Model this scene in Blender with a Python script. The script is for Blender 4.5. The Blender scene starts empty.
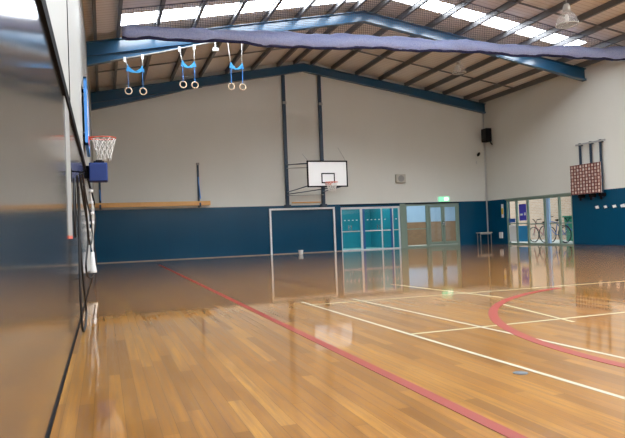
import bpy, bmesh, math, random
from mathutils import Vector, Matrix
random.seed(7)
scene = bpy.context.scene
COL = scene.collection
PI = math.pi

# ------------------------------------------------------------------ dimensions
XL, XR, YF, YB = -0.31, 17.55, 25.10, -6.0      # hall shell
DADO = 2.07
RX, RZ = 8.40, 8.20                              # ridge: top of the steel
EL, ER = 6.60, 6.72                              # eaves: top of the steel
def steel_top(x):
    return EL + (x - XL) * (RZ - EL) / (RX - XL) if x < RX else RZ - (x - RX) * (RZ - ER) / (XR - RX)
BOT = [(XL, 5.93), (2.0, 6.50), (4.0, 7.03), (RX, 7.86), (13.5, 7.02), (XR, 6.27)]
def steel_bottom(x):
    for (a, b), (c, d) in zip(BOT, BOT[1:]):
        if a <= x <= c: return b + (d - b) * (x - a) / (c - a)
    return BOT[0][1] if x < XL else BOT[-1][1]
PUR = 0.20                                       # purlin depth

# ------------------------------------------------------------------ materials
def mat(name, color=(.5, .5, .5), rough=.5, metal=0., coat=0., coat_rough=.1, spec=.5, emit=None, estr=0., alpha=1.):
    m = bpy.data.materials.new(name); m.use_nodes = True
    b = m.node_tree.nodes['Principled BSDF']
    b.inputs['Base Color'].default_value = (*color, 1)
    b.inputs['Roughness'].default_value = rough
    b.inputs['Metallic'].default_value = metal
    b.inputs['Coat Weight'].default_value = coat
    b.inputs['Coat Roughness'].default_value = coat_rough
    b.inputs['Specular IOR Level'].default_value = spec
    if emit:
        b.inputs['Emission Color'].default_value = (*emit, 1)
        b.inputs['Emission Strength'].default_value = estr
    b.inputs['Alpha'].default_value = alpha
    return m

class N:
    """tiny node helper"""
    def __init__(s, m): s.t = m.node_tree; s.b = s.t.nodes['Principled BSDF']
    def new(s, kind, **kw):
        n = s.t.nodes.new(kind)
        for k, v in kw.items(): setattr(n, k, v)
        return n
    def link(s, a, b): s.t.links.new(a, b)
    def val(s, sock, v):
        if hasattr(v, 'is_output') or hasattr(v, 'links'): s.link(v, sock)
        else: sock.default_value = v
    def math(s, op, a, b=0., c=None):
        n = s.new('ShaderNodeMath', operation=op)
        s.val(n.inputs[0], a); s.val(n.inputs[1], b)
        if c is not None: s.val(n.inputs[2], c)
        return n.outputs[0]
    def pos(s):
        g = s.new('ShaderNodeNewGeometry'); x = s.new('ShaderNodeSeparateXYZ'); s.link(g.outputs['Position'], x.inputs[0])
        return g.outputs['Position'], x.outputs[0], x.outputs[1], x.outputs[2]
    def mix(s, f, a, b):
        n = s.new('ShaderNodeMix', data_type='RGBA')
        s.val(n.inputs[0], f)
        for sock, v in ((n.inputs[6], a), (n.inputs[7], b)):
            if isinstance(v, tuple): sock.default_value = (*v[:3], 1)
            else: s.link(v, sock)
        return n.outputs[2]
    def noise(s, vec, scale, detail=3., rough=.5):
        n = s.new('ShaderNodeTexNoise'); n.inputs['Scale'].default_value = scale
        n.inputs['Detail'].default_value = detail; n.inputs['Roughness'].default_value = rough
        s.link(vec, n.inputs['Vector']); return n.outputs['Fac']
    def mapping(s, vec, scale):
        n = s.new('ShaderNodeMapping'); n.inputs['Scale'].default_value = scale; s.link(vec, n.inputs['Vector']); return n.outputs[0]
    def ramp(s, f, stops):
        n = s.new('ShaderNodeValToRGB'); s.link(f, n.inputs[0])
        e = n.color_ramp.elements
        while len(e) < len(stops): e.new(.5)
        for q, (p, c) in zip(e, stops): q.position = p; q.color = (*c, 1)
        return n.outputs[0]
    def bump(s, h, strength, dist):
        n = s.new('ShaderNodeBump'); n.inputs['Strength'].default_value = strength; n.inputs['Distance'].default_value = dist
        s.link(h, n.inputs['Height']); s.link(n.outputs[0], s.b.inputs['Normal']); return n.outputs[0]
    def color(s, c): s.link(c, s.b.inputs['Base Color'])

CREAM = (.66, .62, .55)
BLUE = (.006, .085, .185)
def wall_material():
    m = mat('painted_wall', CREAM, .5); n = N(m)
    p, x, y, z = n.pos()
    f = n.math('GREATER_THAN', z, DADO)
    a = n.noise(n.mapping(p, (.5, .5, .25)), 1.3, 4)
    cream = n.mix(a, (.655, .65, .59), (.735, .735, .68))
    lines = n.math('LESS_THAN', n.math('FRACT', n.math('DIVIDE', n.math('ADD', x, n.math('MULTIPLY', y, 1.0)), 1.2)), .006)
    blue = n.mix(a, (.001, .050, .105), (.002, .066, .138))
    blue = n.mix(n.math('MULTIPLY', lines, .6), blue, (.002, .03, .08))
    n.color(n.mix(f, blue, cream))
    n.link(n.math('MULTIPLY_ADD', f, .35, .20), n.b.inputs['Roughness'])
    n.b.inputs['Specular IOR Level'].default_value = .3
    return m
def floor_material():
    m = mat('timber_floor', (.4, .2, .09), .2); n = N(m)
    p, x, y, z = n.pos()
    W, L = .083, 1.7
    u = n.math('DIVIDE', x, W); row = n.math('FLOOR', u)
    w1 = n.new('ShaderNodeTexWhiteNoise', noise_dimensions='1D'); n.link(row, w1.inputs['W'])
    v = n.math('ADD', n.math('DIVIDE', y, L), n.math('MULTIPLY', w1.outputs['Value'], 9.0))
    colm = n.math('FLOOR', v)
    cmb = n.new('ShaderNodeCombineXYZ'); n.link(row, cmb.inputs[0]); n.link(colm, cmb.inputs[1])
    w2 = n.new('ShaderNodeTexWhiteNoise', noise_dimensions='3D'); n.link(cmb.outputs[0], w2.inputs['Vector'])
    tone = n.ramp(w2.outputs['Value'], [(0, (.185, .078, .009)), (.3, (.27, .115, .014)), (.65, (.33, .145, .019)), (1, (.42, .205, .034))])
    gr = n.noise(n.mapping(p, (30, 1.2, 1)), 1.0, 5, .7)
    grain = n.ramp(gr, [(.36, (0, 0, 0)), (.64, (1, 1, 1))])
    big = n.noise(n.mapping(p, (.8, .35, 1)), 1.0, 3)
    c = n.mix(n.math('MULTIPLY', n.math('SUBTRACT', 1.0, grain), .75), tone, (.12, .042, .006))
    c = n.mix(n.math('MULTIPLY', big, .35), c, (.25, .115, .014))
    gap = n.math('MAXIMUM', n.math('LESS_THAN', n.math('FRACT', u), .03), n.math('LESS_THAN', n.math('FRACT', v), .0016))
    c = n.mix(n.math('MULTIPLY', gap, .7), c, (.06, .03, .012))
    n.color(c)
    n.link(n.math('MULTIPLY_ADD', grain, .10, .30), n.b.inputs['Roughness'])
    b = n.b
    b.inputs['Specular IOR Level'].default_value = .15
    b.inputs['Coat Weight'].default_value = .95; b.inputs['Coat Roughness'].default_value = .035
    b.inputs['Coat IOR'].default_value = 1.5
    bp = n.new('ShaderNodeBump'); bp.inputs['Strength'].default_value = .11; bp.inputs['Distance'].default_value = .004
    wav = n.math('ADD', n.noise(n.mapping(p, (9, 1.3, 1)), 1.0, 2), n.math('MULTIPLY', n.noise(n.mapping(p, (40, 6, 1)), 1.0, 3), .5))
    n.link(wav, bp.inputs['Height']); n.link(bp.outputs[0], b.inputs['Coat Normal'])
    return m
def streak_material(name, c1, c2, rough, spec, coat):
    m = mat(name, c1, rough, spec=spec, coat=coat, coat_rough=.12); n = N(m)
    p, x, y, z = n.pos()
    s = n.noise(n.mapping(p, (3, 26, .8)), 1.0, 5, .7)
    n.color(n.mix(s, c1, c2))
    n.link(n.math('MULTIPLY_ADD', s, .14, rough), n.b.inputs['Roughness'])
    n.bump(s, .12, .004)
    return m
def roof_material():
    m = mat('roof_lining', (.30, .215, .16), .75); n = N(m)
    p, x, y, z = n.pos()
    rib = n.math('FRACT', n.math('DIVIDE', y, .19))
    line = n.math('LESS_THAN', rib, .16)
    a = n.noise(p, 1.1, 4)
    c = n.mix(a, (.76, .725, .70), (.84, .805, .78))
    n.color(n.mix(n.math('MULTIPLY', line, .35), c, (.30, .23, .19)))
    return m
def noise_material(name, c1, c2, scale, rough=.6, spec=.5, bump=0., metal=0.):
    m = mat(name, c1, rough, metal, spec=spec); n = N(m)
    p, x, y, z = n.pos()
    f = n.noise(p, scale, 4, .6)
    n.color(n.mix(f, c1, c2))
    if bump: n.bump(f, bump, .01)
    return m
def brick_material(name, c1, c2, mortar):
    m = mat(name, c1, .85); n = N(m)
    p, x, y, z = n.pos()
    cb = n.new('ShaderNodeCombineXYZ'); n.link(n.math('ADD', x, y), cb.inputs[0]); n.link(z, cb.inputs[1])
    t = n.new('ShaderNodeTexBrick'); n.link(cb.outputs[0], t.inputs['Vector'])
    t.inputs['Scale'].default_value = 1; t.inputs['Brick Width'].default_value = .24; t.inputs['Row Height'].default_value = .086
    t.inputs['Mortar Size'].default_value = .008
    for k, c in (('Color1', c1), ('Color2', c2), ('Mortar', mortar)): t.inputs[k].default_value = (*c, 1)
    n.color(t.outputs['Color'])
    return m
def glass_material(name, tint, refl=.10):
    m = bpy.data.materials.new(name); m.use_nodes = True
    t = m.node_tree; t.nodes.clear()
    o = t.nodes.new('ShaderNodeOutputMaterial'); mx = t.nodes.new('ShaderNodeMixShader')
    tr = t.nodes.new('ShaderNodeBsdfTransparent'); tr.inputs[0].default_value = (*tint, 1)
    gl = t.nodes.new('ShaderNodeBsdfGlossy'); gl.inputs['Roughness'].default_value = .02
    lw = t.nodes.new('ShaderNodeFresnel'); lw.inputs[0].default_value = 1.45
    ge = t.nodes.new('ShaderNodeNewGeometry'); mu = t.nodes.new('ShaderNodeMath'); mu.operation = 'MULTIPLY_ADD'; mu.inputs[1].default_value = -1; mu.inputs[2].default_value = 1
    t.links.new(ge.outputs['Backfacing'], mu.inputs[0]); m2 = t.nodes.new('ShaderNodeMath'); m2.operation = 'MULTIPLY'
    t.links.new(lw.outputs[0], m2.inputs[0]); t.links.new(mu.outputs[0], m2.inputs[1])
    t.links.new(m2.outputs[0], mx.inputs[0]); t.links.new(tr.outputs[0], mx.inputs[1]); t.links.new(gl.outputs[0], mx.inputs[2])
    t.links.new(mx.outputs[0], o.inputs[0])
    return m

M = {}
M['wall'] = wall_material()
M['floor'] = floor_material()
M['panel'] = streak_material('gloss_panel', (.045, .043, .040), (.075, .07, .062), .10, .8, 1.0)
M['upper'] = streak_material('pale_lining', (.36, .37, .36), (.48, .49, .47), .45, .15, .0)
M['roof'] = roof_material()
M['sky'] = mat('skylight_sheet', (.8, .8, .8), .5, emit=(.88, .94, 1.0), estr=13)
M['beam'] = noise_material('blue_steel', (.000, .062, .14), (.001, .080, .18), 2.0, .45, .4)
_b = M['beam'].node_tree.nodes['Principled BSDF']; _b.inputs['Coat Weight'].default_value = 1.; _b.inputs['Coat Roughness'].default_value = .16; _b.inputs['Coat IOR'].default_value = 1.5
M['purlin'] = noise_material('galvanised_purlin', (.13, .13, .135), (.19, .19, .195), 3.0, .5, metal=.2)
M['black'] = mat('black_paint', (.008, .008, .010), .7, spec=.04)
M['rubber'] = mat('black_rubber', (.008, .008, .009), .7)
M['white'] = mat('white_paint', (.78, .78, .77), .4)
M['chalk'] = mat('white_line_paint', (.29, .275, .20), .45, spec=.3)
M['chalk2'] = mat('pale_green_line_paint', (.27, .245, .14), .45, spec=.3)
M['red'] = mat('red_line_paint', (.17, .013, .004), .5, spec=.3)
M['hoopred'] = mat('hoop_orange_red', (.55, .09, .045), .4)
M['cord'] = mat('white_cord', (.72, .70, .66), .8)
M['navy'] = noise_material('navy_steel', (.010, .030, .060), (.014, .042, .085), 3., .35)
M['bluebox'] = noise_material('blue_vinyl', (.004, .022, .13), (.006, .030, .17), 8., .6)
M['strap'] = mat('blue_webbing', (.06, .26, .70), .7)
M['tie'] = mat('light_blue_tie', (.03, .27, .56), .7)
M['ringwood'] = mat('pale_wooden_ring', (.78, .60, .42), .4)
M['pine'] = noise_material('orange_pine', (.72, .36, .10), (.82, .46, .16), 6., .4)
M['sage'] = mat('sage_aluminium', (.20, .27, .22), .4)
M['palealu'] = mat('pale_aluminium', (.62, .66, .68), .35)
M['alublue'] = mat('blue_aluminium', (.02, .12, .33), .4)
M['glass_teal'] = glass_material('teal_glass', (.62, .90, .92))
M['glass'] = glass_material('clear_glass', (.90, .95, .93))
M['teal'] = noise_material('teal_paint', (.045, .26, .33), (.06, .34, .42), 1.2, .6)
M['corr_blue'] = noise_material('pale_blue_sheet', (.22, .36, .58), (.34, .48, .66), 2.0, .6)
M['corr_brown'] = brick_material('brown_brick', (.22, .125, .07), (.27, .155, .085), (.2, .13, .09))
M['brick'] = brick_material('buff_brick', (.60, .37, .26), (.68, .44, .32), (.68, .56, .48))
M['concrete'] = noise_material('concrete', (.62, .60, .57), (.72, .70, .66), 1.5, .8)
M['netgrey'] = mat('net_cord_grey', (.085, .085, .12), .8)
M['grey'] = mat('mid_grey', (.30, .30, .29), .5)
M['pale'] = mat('pale_grey', (.55, .55, .53), .4)
M['darkgrey'] = mat('dark_grey', (.05, .06, .07), .6)
M['plate'] = mat('grey_plate', (.30, .30, .29), .5)
M['beige'] = mat('beige_plastic', (.50, .48, .41), .5)
M['skirt'] = mat('skirting_brown', (.33, .27, .20), .5)
M['green'] = mat('exit_green', (.15, .7, .4), .4, emit=(.35, .9, .55), estr=.55)
M['greenpale'] = mat('exit_white', (.8, .9, .8), .4, emit=(.75, 1.0, .75), estr=1.0)
M['yellow'] = mat('sign_yellow', (.75, .52, .03), .5)
M['purple'] = mat('poster_blue', (.07, .06, .50), .5)
M['bingreen'] = mat('bin_green', (.02, .27, .16), .5)
M['bikeblue'] = mat('bike_blue', (.02, .10, .42), .35)
M['bikered'] = mat('bike_red', (.38, .03, .05), .35)
M['tyre'] = mat('tyre', (.012, .012, .02), .7)
M['chrome'] = mat('steel', (.55, .55, .56), .25, metal=1.)
M['redslat'] = mat('red_brown_slat', (.16, .035, .03), .55)
def check_mat():
    m = mat('checked_board', (.62, .48, .40), .6); n = N(m)
    p, x, y, z = n.pos()
    i = n.math('FLOOR', n.math('DIVIDE', n.math('SUBTRACT', y, 17.68), .147)); j = n.math('FLOOR', n.math('DIVIDE', n.math('SUBTRACT', z, 1.98), .1211))
    k = n.math('MODULO', n.math('ADD', i, j), 2.0)
    n.color(n.mix(k, (.84, .74, .66), (.62, .44, .36))); return m
M['buff'] = check_mat()
def roll_mat():
    m = mat('rolled_net', (.15, .14, .24), .9, spec=.2); n = N(m)
    p, x, y, z = n.pos()
    a = n.noise(p, 30., 2, .8); b = n.noise(n.mapping(p, (1.5, 9, 9)), 1.0, 3)
    c = n.mix(a, (.20, .27, .62), (.70, .80, 1.0))
    n.color(n.mix(n.math('MULTIPLY', b, .55), c, (.16, .22, .62)))
    n.bump(a, .6, .03)
    return m
M['roll'] = roll_mat()
M['hem'] = mat('navy_hem', (.008, .012, .07), .8)
def dome_mat():
    m = bpy.data.materials.new('clear_dome'); m.use_nodes = True
    t = m.node_tree; b = t.nodes['Principled BSDF']
    b.inputs['Base Color'].default_value = (.9, .9, .9, 1); b.inputs['Roughness'].default_value = .12
    tr = t.nodes.new('ShaderNodeBsdfTransparent'); mx = t.nodes.new('ShaderNodeMixShader'); mx.inputs[0].default_value = .25
    t.links.new(tr.outputs[0], mx.inputs[1]); t.links.new(b.outputs[0], mx.inputs[2]); t.links.new(mx.outputs[0], t.nodes['Material Output'].inputs[0])
    return m
M['dome'] = dome_mat()

# ------------------------------------------------------------------ mesh builder
class MB:
    def __init__(s): s.bm = bmesh.new()
    def box(s, lo, hi, mi=0):
        (a, b, c), (d, e, f) = lo, hi
        v = [s.bm.verts.new(q) for q in ((a,b,c),(d,b,c),(d,e,c),(a,e,c),(a,b,f),(d,b,f),(d,e,f),(a,e,f))]
        for q in ((3,2,1,0),(4,5,6,7),(0,1,5,4),(1,2,6,5),(2,3,7,6),(3,0,4,7)):
            s.bm.faces.new([v[i] for i in q]).material_index = mi
        return s
    def cbox(s, c, d): return s.box([c[i]-d[i]/2 for i in range(3)], [c[i]+d[i]/2 for i in range(3)])
    def bar(s, p, q, w, h, up=(0, 0, 1)):
        p, q = Vector(p), Vector(q); d = (q-p).normalized(); u = Vector(up)
        if abs(d.dot(u)) > .98: u = Vector((1, 0, 0))
        r = d.cross(u).normalized()*w/2; u = r.cross(d).normalized()*h/2
        a = [s.bm.verts.new(p+k) for k in (-r-u, r-u, r+u, -r+u)]; b = [s.bm.verts.new(q+k) for k in (-r-u, r-u, r+u, -r+u)]
        s.bm.faces.new(a[::-1]); s.bm.faces.new(b)
        for i in range(4): s.bm.faces.new((a[i], a[(i+1) % 4], b[(i+1) % 4], b[i]))
        return s
    def tube(s, pts, r, n=8, closed=False):
        pts = [Vector(p) for p in pts]; rr = r if isinstance(r, (list, tuple)) else [r]*len(pts)
        rings = []; ref = None; m = len(pts)
        for i, p in enumerate(pts):
            if closed: d = pts[(i+1) % m]-pts[i-1]
            else: d = pts[min(i+1, m-1)]-pts[max(i-1, 0)]
            d.normalize()
            if ref is None: ref = Vector((0, 0, 1)) if abs(d.z) < .9 else Vector((1, 0, 0))
            a = ref-d*ref.dot(d)
            if a.length < 1e-5: a = Vector((0, 1, 0)) - d*d.y
            a.normalize(); ref = a; b = d.cross(a)
            rings.append([s.bm.verts.new(p+(a*math.cos(2*PI*k/n)+b*math.sin(2*PI*k/n))*rr[i]) for k in range(n)])
        for i in range(m if closed else m-1):
            A, B = rings[i], rings[(i+1) % m]
            for k in range(n): s.bm.faces.new((A[k], A[(k+1) % n], B[(k+1) % n], B[k])).smooth = True
        if not closed: s.bm.faces.new(rings[0][::-1]); s.bm.faces.new(rings[-1])
        return s
    def ring(s, c, R, r, normal='z', n=24, k=8):
        c = Vector(c); ax = {'z': ((1,0,0),(0,1,0)), 'y': ((1,0,0),(0,0,1)), 'x': ((0,1,0),(0,0,1))}[normal]
        a, b = Vector(ax[0]), Vector(ax[1])
        return s.tube([c+(a*math.cos(2*PI*i/n)+b*math.sin(2*PI*i/n))*R for i in range(n)], r, k, True)
    def lathe(s, c, prof, n=20):
        c = Vector(c); rings = [[s.bm.verts.new(c+Vector((r*math.cos(2*PI*k/n), r*math.sin(2*PI*k/n), z))) for k in range(n)] for r, z in prof]
        for A, B in zip(rings, rings[1:]):
            for k in range(n): s.bm.faces.new((A[k], A[(k+1) % n], B[(k+1) % n], B[k])).smooth = True
        if prof[0][0] > 1e-4: s.bm.faces.new(rings[0][::-1])
        if prof[-1][0] > 1e-4: s.bm.faces.new(rings[-1])
        return s
    def prism(s, poly, d):
        """poly: list of 3D points, extruded by vector d"""
        d = Vector(d); a = [s.bm.verts.new(p) for p in poly]; b = [s.bm.verts.new(Vector(p)+d) for p in poly]
        s.bm.faces.new(a[::-1]); s.bm.faces.new(b); m = len(poly)
        for i in range(m): s.bm.faces.new((a[i], a[(i+1) % m], b[(i+1) % m], b[i]))
        return s
    def build(s, name, m, parent=None, bevel=0.):
        bm = s.bm
        bmesh.ops.remove_doubles(bm, verts=bm.verts, dist=1e-6)
        bmesh.ops.recalc_face_normals(bm, faces=bm.faces)
        if parent is not None:
            off = Vector((0, 0, 0)); q = parent
            while q is not None: off += q.location; q = q.parent
        else:
            xs = [v.co for v in bm.verts]
            off = Vector((sum(v.x for v in xs)/len(xs), sum(v.y for v in xs)/len(xs), min(v.z for v in xs)))
        bmesh.ops.translate(bm, verts=bm.verts, vec=-off)
        me = bpy.data.meshes.new(name); bm.to_mesh(me); bm.free()
        for k in (m if isinstance(m, (list, tuple)) else [m]): me.materials.append(k)
        o = bpy.data.objects.new(name, me); COL.objects.link(o)
        if parent is not None: o.parent = parent
        else: o.location = off
        if bevel:
            b = o.modifiers.new('bevel', 'BEVEL'); b.width = bevel; b.segments = 2; b.limit_method = 'ANGLE'
        return o
def tag(o, label=None, cat=None, group=None, kind=None):
    if label: o['label'] = label
    if cat: o['category'] = cat
    if group: o['group'] = group
    if kind: o['kind'] = kind
    return o
def empty(name, loc, label, cat, group=None):
    o = bpy.data.objects.new(name, None); COL.objects.link(o); o.location = loc; o.empty_display_size = .1
    return tag(o, label, cat, group)
def struct(o): o['kind'] = 'structure'; return o
def copy_tree(o, parent=None):
    c = o.copy(); COL.objects.link(c)
    if parent is not None: c.parent = parent
    for ch in list(o.children): copy_tree(ch, c)
    return c

# ------------------------------------------------------------------ shell
struct(MB().box((XL-.2, YB, -.2), (XR+.2, YF+.2, 0)).build('floor', M['floor']))
A0, A1, B0, B1 = 9.95, 12.86, 13.12, 15.98       # far doorway pair
HA, HB = 1.93, 2.00
w = MB()
w.box((XL-.2, YF, 0), (A0, YF+.2, HA)); w.box((A1, YF, 0), (B0, YF+.2, HA)); w.box((B1, YF, 0), (XR+.2, YF+.2, HA))
w.box((A0, YF, HA), (B0, YF+.2, HB)) if HB > HA else None
w.box((XL-.2, YF, HA), (A0, YF+.2, HB)); w.box((B1, YF, HA), (XR+.2, YF+.2, HB)); w.box((A1, YF, HA), (B0, YF+.2, HA+.001))
w.prism([(XL-.2, YF, HB), (XR+.2, YF, HB), (XR+.2, YF, ER+.2), (RX, YF, RZ+.22), (XL-.2, YF, EL+.2)], (0, .2, 0))
struct(w.build('wall_far', M['wall']))
D0, D1, HD = 19.46, 23.64, 2.02                  # right doorway
w = MB()
w.box((XR, YB, 0), (XR+.2, D0, HD)); w.box((XR, D1, 0), (XR+.2, YF, HD)); w.box((XR, YB, HD), (XR+.2, YF, ER+.24))
struct(w.build('wall_right', M['wall']))
TR = 2.33
struct(MB().box((XL-.2, YB, 0), (XL, YF, EL+.24)).build('wall_left', M['upper']))
t = MB().box((XL, YB, .02), (XL+.012, YF-.02, TR)); struct(t.build('wall_panelling_left', M['panel']))
struct(MB().box((XL, YB, TR-.05), (XL+.034, YF-.02, TR+.06)).build('trim_1', M['black']))
struct(MB().box((XL, YB, 0), (XL+.022, YF-.02, .022)).build('baseboard_left', M['black']))
struct(MB().box((XL+.001, 7.22, TR+.055), (XL+.008, 7.25, EL+.1)).build('trim_2', M['black']))
struct(MB().box((XL-.2, YB-.2, 0), (XR+.2, YB, RZ+.3)).build('wall_near', M['wall']))
struct(MB().box((XL+.05, YF-.02, 0), (A0, YF, .03)).build('baseboard_far', M['skirt']))
struct(MB().box((XR-.015, YB, 0), (XR, D0-.03, .03)).build('baseboard_right', M['navy']))
struct(MB().tube([(XR-.05, YF-.05, .55), (XR-.05, YF-.05, 6.4)], .035, 8).build('trim_3', M['pale']))

# roof: sheets with skylight strips; out-of-view ones added extra wide for more light
def roof_z(x): return steel_top(x) + PUR
SLOPES = [(XL-.3, RX, .62, RX-.25, [(17.02, 17.95), (9.2, 12.0), (2.8, 5.6), (-3.6, -0.8)]),
          (RX, XR+.3, RX+.25, 16.1, [(16.82, 17.55), (9.2, 12.0), (2.8, 5.6), (-3.6, -0.8)])]
rf = MB(); k = 1
def slab(s, x0, x1, a, b, dz=0., t=.05):
    s.prism([(x0, a, roof_z(x0)+dz), (x1, a, roof_z(x1)+dz), (x1, b, roof_z(x1)+dz), (x0, b, roof_z(x0)+dz)], (0, 0, t))
for x0, x1, sa, sb, strips in SLOPES:
    edges = [YB-.2] + [q for ab in sorted(strips) for q in ab] + [YF+.3]
    for i in range(0, len(edges), 2): slab(rf, x0, x1, edges[i], edges[i+1])
    for a, b in strips:
        slab(rf, x0, sa, a, b); slab(rf, sb, x1, a, b)
        sk = MB(); slab(sk, sa, sb, a, b, .005, .04)
        struct(sk.build('window_%d' % k, M['sky'])); k += 1
struct(rf.build('ceiling', M['roof']))
# purlins
px = [-.05, .58, 1.64, 2.76, 3.92, 5.02, 6.14, 7.26, 8.02, 8.80, 9.76, 10.9, 12.05, 13.36, 14.4, 15.35, 16.5, 17.35]
for x in px:
    z = steel_top(x)
    s = MB().box((x-.045, YB, z+.005), (x+.045, YF, z+.02)).box((x-.012, YB, z+.02), (x+.012, YF, z+PUR-.015)).box((x-.035, YB, z+PUR-.015), (x+.035, YF, z+PUR-.002))
    struct(s.build('roof_purlin', M['purlin']))
def rafter(y):
    s = MB(); n = 36
    xs = sorted(set([XL+.01, RX, XR-.01]+[b[0] for b in BOT[1:-1]]+[XL+.01+(XR-XL-.02)*i/n for i in range(n+1)]))
    top = [(x, y-.012, steel_top(x)) for x in xs]; bot = [(x, y-.012, steel_bottom(x)) for x in xs]
    for i in range(len(xs)-1):
        s.prism([bot[i], bot[i+1], top[i+1], top[i]], (0, .024, 0))
        for (P, Q, dz) in ((bot[i], bot[i+1], .02), (top[i], top[i+1], -.02)):
            s.prism([(P[0], y-.11, P[2]), (Q[0], y-.11, Q[2]), (Q[0], y+.11, Q[2]), (P[0], y+.11, P[2])], (0, 0, dz))
    # straight cold-formed flange dividing the haunch from the rafter
    for x0, x1 in ((XL+.02, 4.0), (13.5, XR-.02)):
        dz0 = steel_top(x0)-.40; dz1 = steel_top(x1)-.40
        s.bar((x0, y-.06, dz0), (x1, y-.06, dz1), .10, .018)
    return s
for y in (24.95, 18.5, 12.1, 5.7, -.7):
    struct(rafter(y).build('roof_beam', M['beam']))
# bridging rods between purlins
for y in (22.25, 15.35):
    for x0, x1 in ((XL+.2, RX-.3), (RX+.3, XR-.2)):
        s = MB().bar((x0, y, steel_top(x0)+.08), (x1, y, steel_top(x1)+.08), .03, .05)
        struct(s.build('roof_brace', M['purlin']))

# ------------------------------------------------------------------ court markings
def flat(name, polys, m, lab, z=.0015):
    s = MB()
    for p in polys: s.prism([(x, y, .0004) for x, y in p], (0, 0, z))
    o = s.build(name, m); struct(o); o['label'] = lab; return o
def line(x0, y0, x1, y1, wd):
    d = Vector((x1-x0, y1-y0)).normalized(); n = Vector((-d.y, d.x))*wd/2
    return [(x0-n.x, y0-n.y), (x1-n.x, y1-n.y), (x1+n.x, y1+n.y), (x0+n.x, y0+n.y)]
def arc(cx, cy, R, a0, a1, wd, n=60):
    out = []
    for i in range(n):
        p = [math.radians(a0+(a1-a0)*j/n) for j in (i, i+1)]
        out.append([(cx+r*math.cos(a), cy+r*math.sin(a)) for r, a in ((R-wd/2, p[0]), (R+wd/2, p[0]), (R+wd/2, p[1]), (R-wd/2, p[1]))])
    return out
flat('floor_marking', [line(1.79, 0, 1.77, 21.5, .08)], M['red'], 'long straight red line along the timber floor')
flat('floor_marking', [line(2.72, 2, 2.58, 8.1, .038)], M['chalk'], 'nearer long white line beside the red line', .001)
flat('floor_marking', [line(3.56, 1.5, 3.30, 8.0, .04)], M['chalk'], 'second long white line crossing the red arc', .001)
flat('floor_marking', [line(2.66, 5.07, 17.4, 5.07, .045)], M['chalk2'], 'thin pale cross line meeting the white lines', .0007)
flat('floor_marking', [line(2.60, 7.72, 17.4, 7.25, .05)], M['chalk2'], 'far pale cross line by the tip of the arc', .0007)
flat('floor_marking', [line(5.0, 6.9, 4.7, 9.6, .05), line(4.6, 6.38, 4.33, 4.85, .04)], M['chalk2'], 'short pale lines inside the red arc', .0005)
flat('floor_marking', arc(7.42, 3.4, 4.12, 105, 225, .10), M['red'], 'red curved court arc on the floor', .002)
s = MB().lathe((2.58, 3.40, 0), [(.001, .004), (.045, .004), (.05, .0005)], 20)
tag(s.build('floor_socket_cover', M['darkgrey']), 'small round grey metal cover set in the floor by the white line', 'floor socket')

# ------------------------------------------------------------------ near-left wall fittings
s = MB().box((XL+.012, 5.85, 1.03), (XL+.018, 6.60, TR-.03))
o = s.build('wall_plate', M['plate']); tag(o, 'tall pale grey plate on the dark glossy left wall', 'panel')
e = MB().box((XL+.012, 5.85, 1.0), (XL+.018, 6.60, 1.03)); e.build('bottom_edge', M['hoopred'], o)['label'] = 'red bottom edge'
def sag(p, q, d, n=14):
    p, q = Vector(p), Vector(q)
    return [p.lerp(q, i/n)-Vector((0, 0, d*4*(i/n)*(1-i/n))) for i in range(n+1)]
def spline(P, n=8):
    P = [Vector(p) for p in P]; P = [P[0]]+P+[P[-1]]; out = []
    for i in range(1, len(P)-2):
        for j in range(n):
            t = j/n; a, b, c, d = P[i-1:i+3]
            out.append(.5*((2*b)+(c-a)*t+(2*a-5*b+4*c-d)*t*t+(3*b-a-3*c+d)*t**3))
    return out+[P[-2]]
XW = XL+.05
hk = MB().box((XL+.012, 6.70, 1.60), (XL+.02, 6.85, 1.72)).tube([(XL+.015, 6.78, 1.70), (XW+.08, 6.78, 1.69), (XW+.09, 6.78, 1.73)], .008, 6)
tag(hk.build('cord_hook', M['black']), 'black hook on the left wall holding the dark cords', 'hook')
cords = [
 ([(XW+.02, 6.78, 1.66), (XW+.02, 6.9, 1.40), (XW+.02, 6.85, 1.10), (XW+.02, 6.75, .75), (XW+.02, 6.70, .35), (XW+.025, 6.85, .05), (XW+.04, 7.30, .02), (XW+.04, 7.75, .14), (XW+.03, 7.30, .55), (XW+.02, 7.0, .95), (XW+.02, 7.2, 1.3), (XW+.02, 6.95, 1.55)], .013,
  'black cord looped down from the wall hook to the floor'),
 ([(XW+.045, 6.84, 1.68), (XW+.045, 7.5, 1.52), (XW+.05, 8.9, 1.22), (XW+.05, 9.2, .95), (XW+.05, 7.9, .68), (XW+.05, 8.6, .50), (XW+.06, 10.5, .36), (XW+.07, 12.6, .30)], .013,
  'dark cord swooping from the hook across to the white pulleys'),
 ([(XW-.01, 6.80, 1.63), (XW-.01, 6.6, 1.40), (XW-.01, 6.55, 1.15), (XW-.01, 6.75, 1.02), (XW-.01, 6.95, 1.2), (XW-.01, 6.84, 1.6)], .012,
  'short black cord coil hanging just under the wall hook'),
 ([(XW+.07, 6.81, 1.68), (XW+.075, 7.8, 1.50), (XW+.08, 10.4, 1.30), (XW+.08, 10.8, 1.00), (XW+.08, 8.8, .92), (XW+.08, 7.9, 1.20), (XW+.075, 7.0, 1.58)], .012,
  'dark cord in a wide open loop beyond the wall hook')]
for P, r, lab in cords:
    tag(MB().tube(spline(P), r, 6).build('hanging_cord', M['rubber']), lab, 'cord', 'cords on the left wall')
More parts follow.
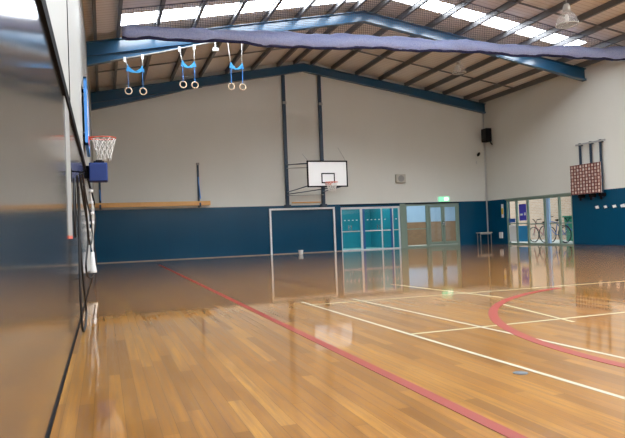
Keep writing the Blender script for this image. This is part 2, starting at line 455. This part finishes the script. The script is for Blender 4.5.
# white hoist gear at y ~ 13
g = empty('rope_hoist', (XL+.06, 13.1, 0), 'white hoist rail with pulleys and cleats low on the left wall', 'hoist')
MB().box((XL+.012, 13.05, .35), (XL+.05, 13.15, 2.02)).build('rail', M['pale'], g)
for z in (1.95, 1.72, 1.5, 1.31):
    MB().lathe((XL+.10, 13.1, z-.03), [(.02, 0), (.05, .005), (.035, .03), (.05, .055), (.02, .06)], 12).box((XL+.04, 13.08, z-.012), (XL+.10, 13.12, z+.012)).build('pulley', M['white'], g)
MB().lathe((XL+.09, 13.1, .30), [(.03, .42), (.04, .3), (.055, .15), (.075, .04), (.075, 0)], 12).build('rope_cone', M['white'], g)
for z in (1.15, .98): MB().bar((XL+.05, 13.0, z+.03), (XL+.09, 13.22, z-.02), .03, .03).build('cleat', M['white'], g)
for i in range(3):
    P = [(XL+.08, 13.1+.02*i, 2.0), (XL+.11+.015*i, 13.15, 1.5), (XL+.07+.02*i, 13.0+.1*i, 1.0), (XL+.10, 13.1, .7)]
    MB().tube(spline(P), .009, 6).build('rope', M['cord'], g)
P = [(XL+.10, 13.3, 1.7), (XL+.17, 13.2, 1.35), (XL+.12, 13.2, .95), (XL+.16, 13.2, .55), (XL+.13, 13.1, .12), (XL+.10, 13.0, .04)]
tag(MB().tube(spline(P), .011, 6).build('hanging_cord', M['rubber']), 'dark cord trailing from the white pulleys to the floor', 'cord', 'cords on the left wall')

# ------------------------------------------------------------------ basketball hoops
def ring_net(s_ring, c, R, depth, n=12):
    """diamond net hung from a ring"""
    s = MB(); c = Vector(c); rows = 5
    def P(a, j):
        t = j/rows; r = R*(1-.62*t+.16*t*t*t)
        return c+Vector((r*math.cos(a), r*math.sin(a), -depth*t))
    for i in range(n):
        for sgn in (1, -1):
            s.tube([P(2*PI*(i+sgn*.5*j)/n, j) for j in range(rows+1)], .007, 4)
    return s
h = empty('basketball_hoop', (XL, 13.0, 0), 'basketball hoop on the left wall with board seen edge on', 'basketball hoop')
bb = MB().box((XL+.05, 12.15, 2.77), (XL+.085, 13.85, 4.0)).build('backboard', M['white'], h)
fr = MB()
for a, b in (((12.12, 2.74), (13.88, 2.79)), ((12.12, 3.98), (13.88, 4.03)), ((12.12, 2.74), (12.17, 4.03)), ((13.83, 2.74), (13.88, 4.03))):
    fr.box((XL+.04, a[0], a[1]), (XL+.095, b[0], b[1]))
fr.build('border', M['strap'], bb)['label'] = 'blue board edge'
for z in (2.95, 3.8):
    for y in (12.4, 13.5): MB().box((XL+.001, y, z), (XL+.05, y+.08, z+.06)).build('bracket', M['black'], h)
rg = MB().ring((.065, 13.0, 3.01), .235, .012, 'z', 32, 8); rg.bar((XL+.085, 12.9, 3.0), (-.12, 12.86, 3.01), .02, .03); rg.bar((XL+.085, 13.1, 3.0), (-.12, 13.14, 3.01), .02, .03); rg.box((XL+.08, 12.85, 2.86), (XL+.10, 13.15, 3.03))
rg = rg.build('ring', M['hoopred'], h)
ring_net(rg, (.065, 13.0, 3.0), .232, .46).build('net', M['cord'], h)
b = MB().box((-.225, 12.43, 2.09), (.115, 12.77, 2.45)).build('padded_box', M['bluebox'], bevel=.02)
tag(b, 'blue padded box sticking out of the left wall below the hoop', 'padded box')
MB().box((XL+.012, 12.52, 2.16), (-.22, 12.68, 2.4)).build('bracket', M['black'], b)
MB().box((-.14, 12.5, 2.45), (.06, 12.7, 2.49)).box((-.10, 12.55, 2.49), (.02, 12.65, 2.515)).build('cap', M['black'], b, .008)

# far hoop on posts
POSTS = (7.49, 9.13)
for x, lab in zip(POSTS, ('tall dark blue post, left of the two carrying the far backboard', 'tall dark blue post running up behind the far backboard')):
    p = empty('steel_post', (x, YF-.08, 2.0), lab, 'post', 'posts of the far backboard')
    MB().box((x-.07, YF-.14, 2.05), (x+.07, YF-.01, min(steel_bottom(x-.07), steel_bottom(x+.07))-.003)).build('shaft', M['navy'], p, .006)
    MB().box((x-.14, YF-.16, 1.99), (x+.14, YF-.005, 2.10)).build('foot_plate', M['navy'], p, .006)
    MB().box((x-.085, YF-.19, 6.42), (x+.085, YF-.14, 6.53)).build('clamp', M['grey'], p, .006)
h = empty('basketball_hoop', ((POSTS[0]+POSTS[1])/2, YF-.15, 2.0), 'basketball hoop with white backboard braced out from two posts on the far wall', 'basketball hoop')
YBD = 22.2; bx0, bx1, bz0, bz1 = 7.48, 9.15, 2.635, 3.66
bb = MB().box((bx0, YBD, bz0), (bx1, YBD+.03, bz1)).build('backboard', M['white'], h)
def rect_frame(x0, x1, z0, z1, y0, y1, t):
    return MB().box((x0, y0, z0), (x1, y1, z0+t)).box((x0, y0, z1-t), (x1, y1, z1)).box((x0, y0, z0+t), (x0+t, y1, z1-t)).box((x1-t, y0, z0+t), (x1, y1, z1-t))
rect_frame(bx0-.005, bx1+.005, bz0-.005, bz1+.005, YBD-.006, YBD+.036, .055).build('border', M['black'], bb)['label'] = 'black border'
cx = 8.33
rect_frame(cx-.28, cx+.28, 2.78, 3.18, YBD-.006, YBD, .045).build('target_square', M['black'], bb)['label'] = 'black target square'
for i, x in enumerate(POSTS):
    q = bx0+.06 if i == 0 else bx1-.06
    MB().tube([(x, YF-.14, 3.81), (q, YBD+.04, 3.56)], .022, 8).build('brace_arm', M['navy'], h)
    MB().tube([(x, YF-.14, 2.64), (q, YBD+.04, 2.70)], .022, 8).build('brace_arm', M['navy'], h)
    MB().tube([(x, YF-.14, 3.66), (q, YBD+.04, 3.40)], .012, 8).build('brace_arm', M['grey'], h)
MB().tube([(POSTS[0], YF-.14, 2.55), (bx1-.06, YBD+.04, 2.68)], .018, 8).build('brace_arm', M['navy'], h)
MB().tube([(POSTS[0], YF-.17, 2.50), (POSTS[1], YF-.17, 2.50)], .014, 8).build('brace_arm', M['grey'], h)
for q, t in (((bx0+.05, YBD+.02, 3.66), (bx0-.04, YBD+.4, 3.98)), ((bx1-.06, YBD+.02, 3.66), (bx1-.25, YBD+.3, 4.22))):
    MB().tube([q, t], .008, 6).build('stay_wire', M['grey'], h)
rg = MB().ring((cx, YBD-.36, 2.79), .235, .014, 'z', 32, 8); rg.bar((cx-.12, YBD, 2.78), (cx-.10, YBD-.16, 2.79), .02, .03); rg.bar((cx+.12, YBD, 2.78), (cx+.10, YBD-.16, 2.79), .02, .03); rg.box((cx-.12, YBD-.02, 2.70), (cx+.12, YBD-.006, 2.84))
rg = rg.build('ring', M['hoopred'], h)
ring_net(rg, (cx, YBD-.36, 2.78), .232, .36).build('net', M['cord'], h)
sl = MB().box((7.70, YF-.05, 2.165), (9.02, YF, 2.215)).build('timber_slat', M['pine'], bevel=.005)
tag(sl, 'short thin timber slat on the wall between the feet of the two posts', 'slat')

# ------------------------------------------------------------------ far wall things
g = empty('goal_frame', (8.16, YF-.06, 0), 'white goal frame standing flat against the blue far wall', 'goal')
MB().box((6.67, YF-.10, 0), (6.75, YF-.025, 1.96)).build('post', M['white'], g, .006)
MB().box((9.56, YF-.10, 0), (9.64, YF-.025, 1.96)).build('post', M['white'], g, .006)
MB().box((6.75, YF-.10, 1.88), (9.56, YF-.025, 1.96)).build('crossbar', M['white'], g, .006)
c = MB().lathe((7.63, 23.85, 0), [(.07, 0), (.085, .02), (.10, .17), (.105, .18), (.095, .18), (.08, .03), (.001, .03)], 18).build('plastic_cup', M['white'])
tag(c, 'small white tub left on the floor in front of the goal', 'tub')
br = []
for x, top in ((-.08, 3.35), (3.73, 3.82)):
    q = empty('wall_bracket', (x, YF-.05, 2.1), 'blue grey wall bracket with slanted stay, under the %s end of the timber beam' % ('left' if x < 1 else 'right'), 'bracket', 'brackets of the timber beam')
    MB().box((x-.04, YF-.04, 2.08), (x+.04, YF-.002, top)).build('wall_plate', M['navy'], q)
    MB().bar((x, YF-.05, top-.5), (x+.02, YF-.36, 2.42), .03, .03).build('stay', M['strap'], q)
    MB().box((x-.035, YF-.38, 2.10), (x+.035, YF-.04, 2.145)).box((x-.035, YF-.40, 2.10), (x+.035, YF-.38, 2.26)).build('arm', M['navy'], q)
    MB().box((x-.06, YF-.07, top), (x+.06, YF-.002, top+.09)).build('top_clip', M['grey'], q)
tb = MB().box((-.27, YF-.37, 2.147), (4.15, YF-.26, 2.325)).build('timber_beam', M['pine'], bevel=.012)
tag(tb, 'long orange timber balance beam resting on brackets along the far wall', 'balance beam')
b = empty('wall_speaker', (12.92, YF-.05, 2.97), 'small beige box with a grey round face high on the far wall', 'wall box')
MB().box((12.68, YF-.12, 2.98), (13.17, YF-.002, 3.38)).build('case', M['beige'], b, .02)
MB().tube([(12.925, YF-.12, 3.18), (12.925, YF-.135, 3.18)], .15, 20).build('grille', M['grey'], b)
ex = empty('exit_sign', (15.16, YF-.06, 2.08), 'lit green exit sign above the glass doors', 'exit sign')
MB().box((14.88, YF-.07, 2.09), (15.44, YF-.002, 2.31)).build('case', M['green'], ex, .008)
MB().box((15.15, YF-.078, 2.13), (15.38, YF-.07, 2.27)).build('pictogram', M['greenpale'], ex)
cm = empty('security_camera', (17.13, YF-.08, 4.2), 'small dark camera on the far wall near the right corner', 'camera')
MB().box((17.10, YF-.05, 4.20), (17.16, YF-.002, 4.30)).bar((17.13, YF-.04, 4.26), (17.10, YF-.14, 4.28), .03, .03).build('bracket', M['pale'], cm)
MB().bar((17.16, YF-.10, 4.36), (16.98, YF-.26, 4.24), .10, .09).build('body', M['black'], cm, .01)
MB().box((17.02, YF-.012, 3.85), (17.08, YF-.002, 4.0)).build('junction_plate', M['pale'], cm)
# loudspeaker in the corner
sp = empty('loudspeaker', (XR-.2, 24.75, 4.8), 'black loudspeaker high in the far right corner', 'loudspeaker')
MB().box((XR-.34, 24.42, 4.85), (XR-.06, 24.84, 5.48)).build('cabinet', M['black'], sp, .02)
MB().box((XR-.36, 24.45, 4.89), (XR-.345, 24.81, 5.44)).build('grille', M['rubber'], sp)
MB().box((XR-.06, 24.55, 5.05), (XR-.002, 24.7, 5.3)).build('bracket', M['black'], sp)
MB().tube([(XR-.16, 24.4, 4.84), (XR-.12, 24.4, 4.74), (XR-.06, 24.4, 4.70)], .035, 8).build('swivel', M['rubber'], sp)
# small table in the corner
tb = empty('side_table', (17.05, 24.5, 0), 'small low table with thin legs in the far right corner', 'table')
MB().box((16.72, 24.55, .53), (17.40, 24.9, .57)).build('tabletop', M['beige'], tb, .006)
for x in (16.77, 17.35):
    for y in (24.6, 24.85): MB().tube([(x, y, 0), (x, y, .53)], .016, 8).build('leg', M['grey'], tb)
MB().box((16.76, 24.57, .47), (17.36, 24.60, .53)).build('apron', M['grey'], tb)

# ------------------------------------------------------------------ far doors
def bars(lst):
    s = MB()
    for a, b in lst: s.box(a, b)
    return s
y0, y1 = YF+.02, YF+.09
d = bars([((A0, y0, 0), (A0+.05, y1, HA)), ((A1-.07, y0, 0), (A1, y1, HA)), ((A0+.05, y0, HA-.09), (A1-.07, y1, HA)), ((A0+.05, y0, 0), (A1-.07, y1, .05)),
          ((10.89, y0, .05), (10.99, y1, HA-.09)), ((11.92, y0, .05), (11.97, y1, HA-.09)), ((12.47, y0, .05), (12.52, y1, HA-.09))]).build('door_1', M['palealu'])
struct(d)
bars([((11.0, y0-.01, .05), (11.1, y1+.01, HA-.09)), ((12.40, y0-.01, .05), (12.46, y1+.01, HA-.09))]).build('stile', M['alublue'], d)
bars([((A0+.05, y0+.01, .83), (A1-.07, y1-.01, .875))]).build('push_rail', M['pale'], d)
for a, b in ((A0+.05, 10.89), (11.1, 11.92), (11.97, 12.40), (12.52, A1-.07)):
    MB().box((a, y0+.03, .05), (b, y0+.036, HA-.09)).build('pane', M['glass_teal'], d)
    s = MB()
    x = a+.15
    while x < b-.1: s.box((x-.035, y0+.022, 1.33), (x+.035, y0+.028, 1.37)); x += .19
    s.build('safety_marks', M['white'], d)
for x in (10.30, 10.42, 11.7, 11.83): MB().box((x-.015, y0-.04, .93), (x+.015, y0+.0, 1.12)).build('handle', M['chrome'], d)
d = bars([((B0, y0, 0), (B0+.09, y1, HB)), ((B1-.08, y0, 0), (B1, y1, HB)), ((B0+.09, y0, HB-.08), (B1-.08, y1, HB)), ((B0+.09, y0, 0), (B1-.08, y1, .07)),
          ((14.22, y0, .07), (14.36, y1, HB-.08))]).build('door_2', M['sage']); struct(d)
bars([((B0+.09, y0+.01, .83), (14.22, y1-.01, .87))]).build('transom', M['sage'], d)
MB().box((B0+.09, y0+.03, .07), (14.22, y0+.036, HB-.08)).build('pane', M['glass'], d)
for a, b in ((14.37, 15.12), (15.13, B1-.085)):
    lf = bars([((a, y0, .08), (a+.08, y1, HB-.09)), ((b-.08, y0, .08), (b, y1, HB-.09)), ((a+.08, y0, .08), (b-.08, y1, .22)), ((a+.08, y0, HB-.17), (b-.08, y1, HB-.09))]).build('door_leaf', M['sage'], d)
    MB().box((a+.08, y0+.03, .22), (b-.08, y0+.036, HB-.17)).build('pane', M['glass'], lf)
    hx = b-.04 if a < 15 else a+.04
    MB().tube([(hx, y0-.01, .92), (hx, y0-.05, .94), (hx, y0-.05, 1.16), (hx, y0-.01, 1.18)], .014, 8).box((hx-.03, y0-.008, .99), (hx+.03, y0, 1.1)).build('handle', M['chrome'], lf)
struct(MB().box((A1, YF-.03, 0), (B0, YF, HB+.03)).build('trim_4', M['sage']))
struct(MB().box((A0-.02, YF-.012, HB+.0), (B1+.03, YF, HB+.045)).build('trim_5', M['black']))
# rooms beyond the far doors
R0 = YF+.2
struct(bars([((9.2, R0+3.2, 0), (12.95, R0+3.35, 2.8)), ((9.1, R0, 0), (9.2, R0+3.3, 2.8))]).build('wall_lobby', M['teal']))
struct(bars([((12.95, R0+2.8, 0), (18.5, R0+2.95, 1.18))]).build('wall_porch', M['corr_brown']))
struct(bars([((12.95, R0+2.85, 1.18), (18.5, R0+2.98, 2.8))]).build('wall_porch_cladding', M['corr_blue']))
struct(bars([((12.90, R0, 0), (12.96, R0+3.25, 2.8))]).build('wall_partition', M['teal']))
struct(bars([((9.1, R0, -.15), (18.5, R0+3.4, 0))]).build('floor_lobby', M['concrete']))
struct(bars([((9.1, R0, 2.8), (18.5, R0+3.4, 2.9))]).build('ceiling_lobby', M['white']))
for x, pw, c in ((11.2, 38, (.85, 1, 1)), (15.0, 62, (1, .98, .95))):  # unseen area lamps, added to brighten the rooms behind the glass
    L = bpy.data.lights.new('lobby_fill', 'AREA'); L.shape = 'RECTANGLE'; L.size = 2.6; L.size_y = .8; L.energy = pw; L.color = c
    lo = bpy.data.objects.new('lobby_fill', L); COL.objects.link(lo); lo.location = (x, R0+1.3, 2.75)

# ------------------------------------------------------------------ right wall doors
x0, x1 = XR+.02, XR+.09
ms = [D1, 22.96, 22.20, 21.11, 20.92, 20.24, D0]
fr = [((x0, D0, HD-.08), (x1, D1, HD)), ((x0, D0, 0), (x1, D1, .06))]
for y, t in ((D1-.04, .08), (22.96, .10), (22.20, .10), (21.11, .09), (20.24, .10), (D0+.04, .08)):
    fr.append(((x0, y-t/2, .06), (x1, y+t/2, HD-.08)))
d = bars(fr).build('door_3', M['sage']); struct(d)
bars([((x0-.005, 20.83, .06), (x1+.005, 20.98, HD-.08))]).build('stile', M['corr_blue'], d)
bars([((x0+.01, D0+.08, .86), (x1-.01, 20.18, .91)), ((x0+.01, 20.29, .86), (x1-.01, 20.83, .91)), ((x0+.01, 21.16, .86), (x1-.01, 22.15, .91)), ((x0+.01, 22.25, .90), (x1-.01, 22.91, .95)), ((x0+.01, 23.01, .90), (x1-.01, D1-.08, .95))]).build('transom', M['sage'], d)
for a, b in ((D0+.08, 20.19), (20.29, 20.83), (20.98, 21.065), (21.155, 22.15), (22.25, 22.91), (23.01, D1-.08)):
    MB().box((x0+.03, a, .06), (x0+.036, b, HD-.08)).build('pane', M['glass'], d)
struct(MB().box((XR-.014, D0-.05, HD), (XR, D1+.05, HD+.06)).build('trim_6', M['sage']))
# posters on the glass
po = MB().box((x0+.018, 22.30, 1.05), (x0+.026, 22.78, 1.78)).build('poster', M['purple'])
tag(po, 'blue purple poster with white marks on the glass door', 'poster')
for a, b, c in ((22.34, 22.44, 1.40), (22.55, 22.72, 1.36)): bars([((x0+.012, a, 1.28), (x0+.018, b, c))]).build('white_mark', M['white'], po)
po = MB().box((x0+.018, 23.08, .98), (x0+.026, 23.52, 1.16)).build('poster', M['bikeblue']); tag(po, 'low blue strip notice on the glass door leaf nearest the corner', 'poster')
po = MB().box((x0+.018, 23.05, .12), (x0+.026, 23.53, .86)).build('poster', M['white']); tag(po, 'white sheet on the lower glass of the door nearest the corner', 'poster')
po = MB().box((x0+.018, 22.28, .12), (x0+.026, 22.88, .82)).build('poster', M['tie']); tag(po, 'light teal sheet on the lower glass under the purple poster', 'poster')
# signs between the corner and the doors
sg = MB().box((XR-.012, 23.84, 1.22), (XR, 23.99, 1.85)).build('wall_sign', M['white']); tag(sg, 'narrow yellow and white sign on the blue wall beside the corner', 'sign')
bars([((XR-.016, 23.845, 1.38), (XR-.012, 23.985, 1.66))]).build('yellow_band', M['yellow'], sg)['label'] = 'yellow middle band'
bx = MB().box((XR-.07, 23.95, .27), (XR-.001, 24.16, .55)).build('power_outlet', M['white'], bevel=.01); tag(bx, 'white outlet box low on the blue wall beside the corner', 'outlet')

# lattice board on rails
XB = XR-.27
lb = empty('lattice_board', (XR-.15, 18.43, 1.9), 'red brown lattice board hung on rails on the right wall', 'lattice board')
ly0, ly1, lz0, lz1 = 17.66, 19.17, 1.96, 3.09
MB().box((XB, ly0, lz0), (XB+.02, ly1, lz1)).build('backing', M['buff'], lb)
s = MB()
for i in range(11): y = ly0+.02+(ly1-ly0-.04)*i/10; s.box((XB-.025, y-.014, lz0), (XB, y+.014, lz1))
for j in range(10): z = lz0+.02+(lz1-lz0-.04)*j/9; s.box((XB-.032, ly0, z-.014), (XB-.006, ly1, z+.014))
s.build('lattice', M['redslat'], lb)
for y in (17.78, 18.26, 18.80):
    MB().box((XR-.14, y-.035, 1.80), (XR-.08, y+.035, 3.93)).build('rail', M['navy'], lb)
    MB().box((XB+.02, y-.05, 1.83), (XR-.001, y+.05, 1.95)).box((XB+.05, y-.03, 1.72), (XB+.10, y+.03, 1.83)).build('bracket', M['black'], lb)
    MB().box((XR-.15, y-.05, 3.82), (XR-.001, y+.05, 3.92)).build('top_bracket', M['navy'], lb)
MB().box((XR-.19, 17.50, 3.84), (XR-.14, 18.95, 3.90)).build('top_rail', M['grey'], lb)
# white tags on the blue wall
for i, (y, wd, tilt) in enumerate(((18.16, .20, .05), (17.76, .17, .0), (17.34, .20, .02), (16.96, .24, .07))):
    z = 1.43
    s = MB().prism([(XR-.03, y-wd/2, z-.03-tilt*.3), (XR-.03, y+wd/2-.04, z-.05), (XR-.03, y+wd/2, z+.04), (XR-.03, y-wd/2+.05, z+.055+tilt*.3)], (.012, 0, 0))
    hk = s.build('wall_tag', M['white'])
    tag(hk, ['slanted white tag on the blue right wall, right below the lattice board', 'white tag second along from below the lattice board', 'broad white tag third along from below the lattice board', 'long slanted white tag nearest the right edge of the photo'][i], 'wall tag', 'white tags on the right wall')
    MB().box((XR-.02, y-wd/2-.06, z-.045), (XR-.002, y+wd/2+.02, z-.02)).build('hook_strip', M['black'], hk)

# outside the right doors
XO = XR+.2
struct(bars([((XO, 14, -.2), (XO+14, 34, -.01))]).build('ground', M['concrete']))
struct(bars([((XO+4.6, 14, -.01), (XO+4.8, 34, 5))]).build('wall_outside', M['brick']))
def bicycle(y, x, m, lab, s0=1.0):
    b = empty('bicycle', (x, y, 0), lab, 'bicycle', 'bicycles outside the right doors')
    R = .32*s0; wb = .50*s0
    for sg in (-1, 1):
        wl = MB().ring((x, y+sg*wb, R), R-.02, .022, 'x', 26, 6).build('wheel', M['tyre'], b)
        sp = MB()
        for k in range(9):
            a = PI*k/9; sp.tube([(x, y+sg*wb+math.cos(a)*(R-.03), R+math.sin(a)*(R-.03)), (x, y+sg*wb-math.cos(a)*(R-.03), R-math.sin(a)*(R-.03))], .004, 4)
        sp.build('spokes', M['chrome'], wl)
    f = MB(); seat = (x, y-.16*s0, .78*s0); bbk = (x, y-.06*s0, .30*s0); hd = (x, y+.34*s0, .80*s0); hd2 = (x, y+.37*s0, .66*s0)
    for p, q in ((seat, bbk), (bbk, hd2), ((x, y-.145*s0, .72*s0), hd), (bbk, (x, y-wb, R)), ((x, y-.15*s0, .68*s0), (x, y-wb, R)), (hd, (x, y+wb, R))):
        f.tube([p, q], .018, 6)
    f.build('frame', m, b)
    MB().tube([(x-.25, y+.26*s0, .95*s0), (x-.1, y+.36*s0, .93*s0), hd, (x+.1, y+.36*s0, .93*s0), (x+.25, y+.26*s0, .95*s0)], .016, 6).build('handlebar', M['black'], b)
    MB().lathe((x, y-.17*s0, .78*s0), [(.03, 0), (.10, .03), (.11, .06), (.05, .08)], 10).build('saddle', M['black'], b)
    MB().ring((x-.03, y-.06*s0, .30*s0), .09, .008, 'x', 16, 4).bar((x-.04, y-.06, .3*s0), (x-.04, y+.06, .18*s0), .02, .02).build('crank', M['chrome'], b)
bicycle(23.35, XO+1.5, M['bikered'], 'dark red bicycle outside, leftmost behind the glass doors', 1.15)
bicycle(22.05, XO+1.1, M['bikeblue'], 'blue bicycle outside behind the blue door stile', 1.25)
bicycle(21.15, XO+1.4, M['bikeblue'], 'blue bicycle outside behind the rightmost pane', 1.15)
bn = empty('wheelie_bin', (XO+2.3, 22.3, 0), 'green wheelie bin standing outside behind the bicycles', 'bin')
s = MB(); a = [(XO+2.05, 22.07), (XO+2.55, 22.07), (XO+2.55, 22.53), (XO+2.05, 22.53)]
lo = [s.bm.verts.new((XO+2.3+(q[0]-XO-2.3)*.78, 22.3+(q[1]-22.3)*.78, .05)) for q in a]; hi = [s.bm.verts.new((*q, 1.12)) for q in a]
s.bm.faces.new(lo[::-1]); s.bm.faces.new(hi)
for i in range(4): s.bm.faces.new((lo[i], lo[(i+1) % 4], hi[(i+1) % 4], hi[i]))
s.build('body', M['bingreen'], bn, .02)
MB().box((XO+2.0, 22.03, 1.12), (XO+2.6, 22.57, 1.19)).build('lid', M['bingreen'], bn, .02)
for y in (22.1, 22.5): MB().tube([(XO+2.52, y-.03, .1), (XO+2.52, y+.03, .1)], .1, 14).build('wheel', M['tyre'], bn)

# ------------------------------------------------------------------ divider net rolled up under the roof
YN = 16.0
nt = empty('divider_net', (9.0, YN, 6.0), 'rolled up purple grey divider net slung across the hall under the roof', 'net')
CL = [(.60, 6.14, .17), (1.3, 6.19, .18), (3.0, 6.25, .16), (4.2, 6.22, .20), (5.33, 6.27, .22), (7.2, 6.33, .20), (9.08, 6.385, .19), (11.3, 6.42, .18), (13.4, 6.435, .17), (15.2, 6.50, .20), (17.2, 6.57, .22)]
def interp(x):
    for (a, b, c), (d_, e, f) in zip(CL, CL[1:]):
        if x <= d_: t = (x-a)/(d_-a); t = t*t*(3-2*t); return b+(e-b)*t, c+(f-c)*t
    return CL[-1][1], CL[-1][2]
pts, rr = [], []
n = 150
for i in range(n+1):
    x = .60+16.6*i/n; z, r = interp(x)
    r *= 1+.10*math.sin(x*3.1)+.06*math.sin(x*7.7+1); z += .02*math.sin(x*1.9)
    if i == 0: r *= .8
    pts.append((x, YN, z)); rr.append(r)
ro = MB().tube(pts, rr, 18)
for v in ro.bm.verts:
    v.co.z += random.uniform(-.012, .012); v.co.y += random.uniform(-.012, .012)
ro.build('roll', M['roll'], nt)
MB().tube([(p[0], YN-.05, p[2]-r*.86) for p, r in zip(pts, rr)], .055, 8).build('hem', M['hem'], nt)['label'] = 'dark navy lower hem'
s = MB(); x = .7
def top_of_net(x): return steel_top(x)-.02
while x < 17.2:
    z0 = interp(x)[0]; s.bar((x, YN, z0), (x, YN, top_of_net(x)), .006, .006); x += .065
z = 6.3
while z < RZ-.05:
    xa = XL+(z+.02-EL)*(RX-XL)/(RZ-EL); xb = RX+(RZ-z-.02)*(XR-RX)/(RZ-ER)
    xa = max(xa, .7); xb = min(xb, 17.2)
    s.bar((xa, YN, z), (xb, YN, z), .006, .006); z += .065
s.build('mesh', M['netgrey'], nt)
cb = MB()
for x_0, x_1 in ((.6, RX), (RX, 17.3)): cb.tube([(x_0, YN, top_of_net(x_0)), (x_1, YN, top_of_net(x_1))], .014, 6)
cb.build('head_cable', M['netgrey'], nt)

# ------------------------------------------------------------------ gymnastic rings
YR = 18.34
rl = MB().tube([(.35, YR, steel_bottom(.35)-.03), (2.0, YR, steel_bottom(2.0)-.04), (4.0, YR, steel_bottom(4.0)-.04), (4.6, YR, steel_bottom(4.6)-.04)], .025, 8)
rl = rl.build('ring_rail', M['grey']); tag(rl, 'thin steel rail under the near blue roof beam carrying the rings', 'rail')
def rings(xa, xb, zr, zt, lab):
    xm = (xa+xb)/2
    g = empty('gymnastic_rings', (xm, YR, steel_bottom(xm)-.07), lab, 'gymnastic rings', 'pairs of gymnastic rings under the roof beam')
    for x in (xa, xb):
        MB().ring((x, YR, zr), .095, .016, 'y', 24, 8).build('ring', M['ringwood'], g)
        MB().bar((x, YR, zr+.09), (x, YR, zt), .065, .012).build('strap', M['strap'], g)
        ztop = steel_bottom(x)-.06
        xo = x-.08 if x == xa else x+.01
        MB().tube([(x, YR, zt), (xo, YR, ztop)], .011, 6).build('rope', M['cord'], g)
        MB().box((xo-.035, YR-.035, ztop-.10), (xo+.035, YR+.035, ztop+.05)).build('shackle', M['white'], g)
    s = MB()
    for sg in (-1, 1):
        xs = xa if sg < 0 else xb
        # a knotted, drooping lobe from each strap to the middle
        P = [Vector((xs-sg*0.0+sg*.05, YR-.02, zt-.10)), Vector((xs, YR-.02, zt+.06)), Vector((xs-sg*.05, YR-.02, zt-.02)), Vector((xm+sg*.03, YR-.02, zt-.11)), Vector((xm, YR-.02, zt-.12))]
        Q = [Vector((xs+sg*.05, YR-.02, zt-.14)), Vector((xs-sg*.01, YR-.02, zt-.12)), Vector((xs-sg*.06, YR-.02, zt-.15)), Vector((xm+sg*.03, YR-.02, zt-.17)), Vector((xm, YR-.02, zt-.16))]
        for i in range(4): s.prism([P[i], P[i+1], Q[i+1], Q[i]], (0, .04, 0))
    s.build('tie', M['tie'], g)['label'] = 'light blue fabric tie'
    return g
rings(.815, 1.225, 5.22, 5.92, 'pair of wooden gymnastic rings nearest the left wall, straps tied together')
rings(2.385, 2.735, 5.47, 6.14, 'middle pair of wooden gymnastic rings, straps tied together')
rings(3.845, 4.195, 5.47, 6.16, 'pair of wooden gymnastic rings furthest from the left wall, straps tied together')
jb = MB().box((3.28, 18.20, 6.50), (3.46, 18.30, 6.60)).box((3.35, 18.24, 6.60), (3.39, 18.28, steel_bottom(3.37)+.01)).build('junction_box', M['pale'])
tag(jb, 'small pale junction box hanging below the beam between two ring pairs', 'junction box')

# ------------------------------------------------------------------ high bay lamps
def lamp(x, y, zb, r, lab):
    g = empty('pendant_lamp', (x, y, zb), lab, 'pendant lamp', 'high bay lamps')
    MB().lathe((x, y, zb), [(r, 0), (r*1.0, r*.12), (r*.93, r*.45), (r*.75, r*.85), (r*.45, r*1.15), (r*.30, r*1.25)], 28).build('dome', M['dome'], g)
    MB().ring((x, y, zb), r, .014, 'z', 28, 6).build('rim', M['pale'], g)
    MB().lathe((x, y, zb+r*.55), [(.01, -.12), (.055, -.08), (.06, .05), (.03, .14)], 14).build('bulb', M['white'], g)
    MB().lathe((x, y, zb+r*1.22), [(r*.32, 0), (r*.34, .12), (r*.22, .22), (.02, .24)], 18).build('housing', M['pale'], g)
    MB().tube([(x, y, zb+r*1.22+.22), (x, y, roof_z(x))], .016, 8).build('rod', M['grey'], g)
lamp(12.74, 14.0, 6.58, .31, 'clear domed pendant lamp in front of the rolled net, upper right')
lamp(13.45, 20.7, 6.96, .26, 'clear domed pendant lamp beyond the rolled net, under the far roof bay')

# ------------------------------------------------------------------ light, world, camera
wd = bpy.data.worlds.new('world'); scene.world = wd; wd.use_nodes = True
bg = wd.node_tree.nodes['Background']; bg.inputs[0].default_value = (.80, .90, 1.0, 1); bg.inputs[1].default_value = 1.5

fw = Vector((0.3247144873759862, 0.9456511936474001, 0.01744481703537863))
rt = Vector((0.9453309769316954, -0.32390588375435575, -0.037872450708610235))
up = Vector((0.03016364934017224, -0.028788859347967842, 0.9991302997286821))
cam = bpy.data.cameras.new('camera'); co = bpy.data.objects.new('camera', cam); COL.objects.link(co)
cam.sensor_width = 36; cam.lens = 610.154/625*36; cam.clip_start = .02; cam.clip_end = 200
co.matrix_world = Matrix(((rt.x, up.x, -fw.x, 0), (rt.y, up.y, -fw.y, 0), (rt.z, up.z, -fw.z, 1.0), (0, 0, 0, 1)))
scene.camera = co
v = scene.view_settings
v.view_transform = 'Standard'; v.look = 'None'; v.gamma = 1; v.use_curve_mapping = False; v.exposure = 0.52
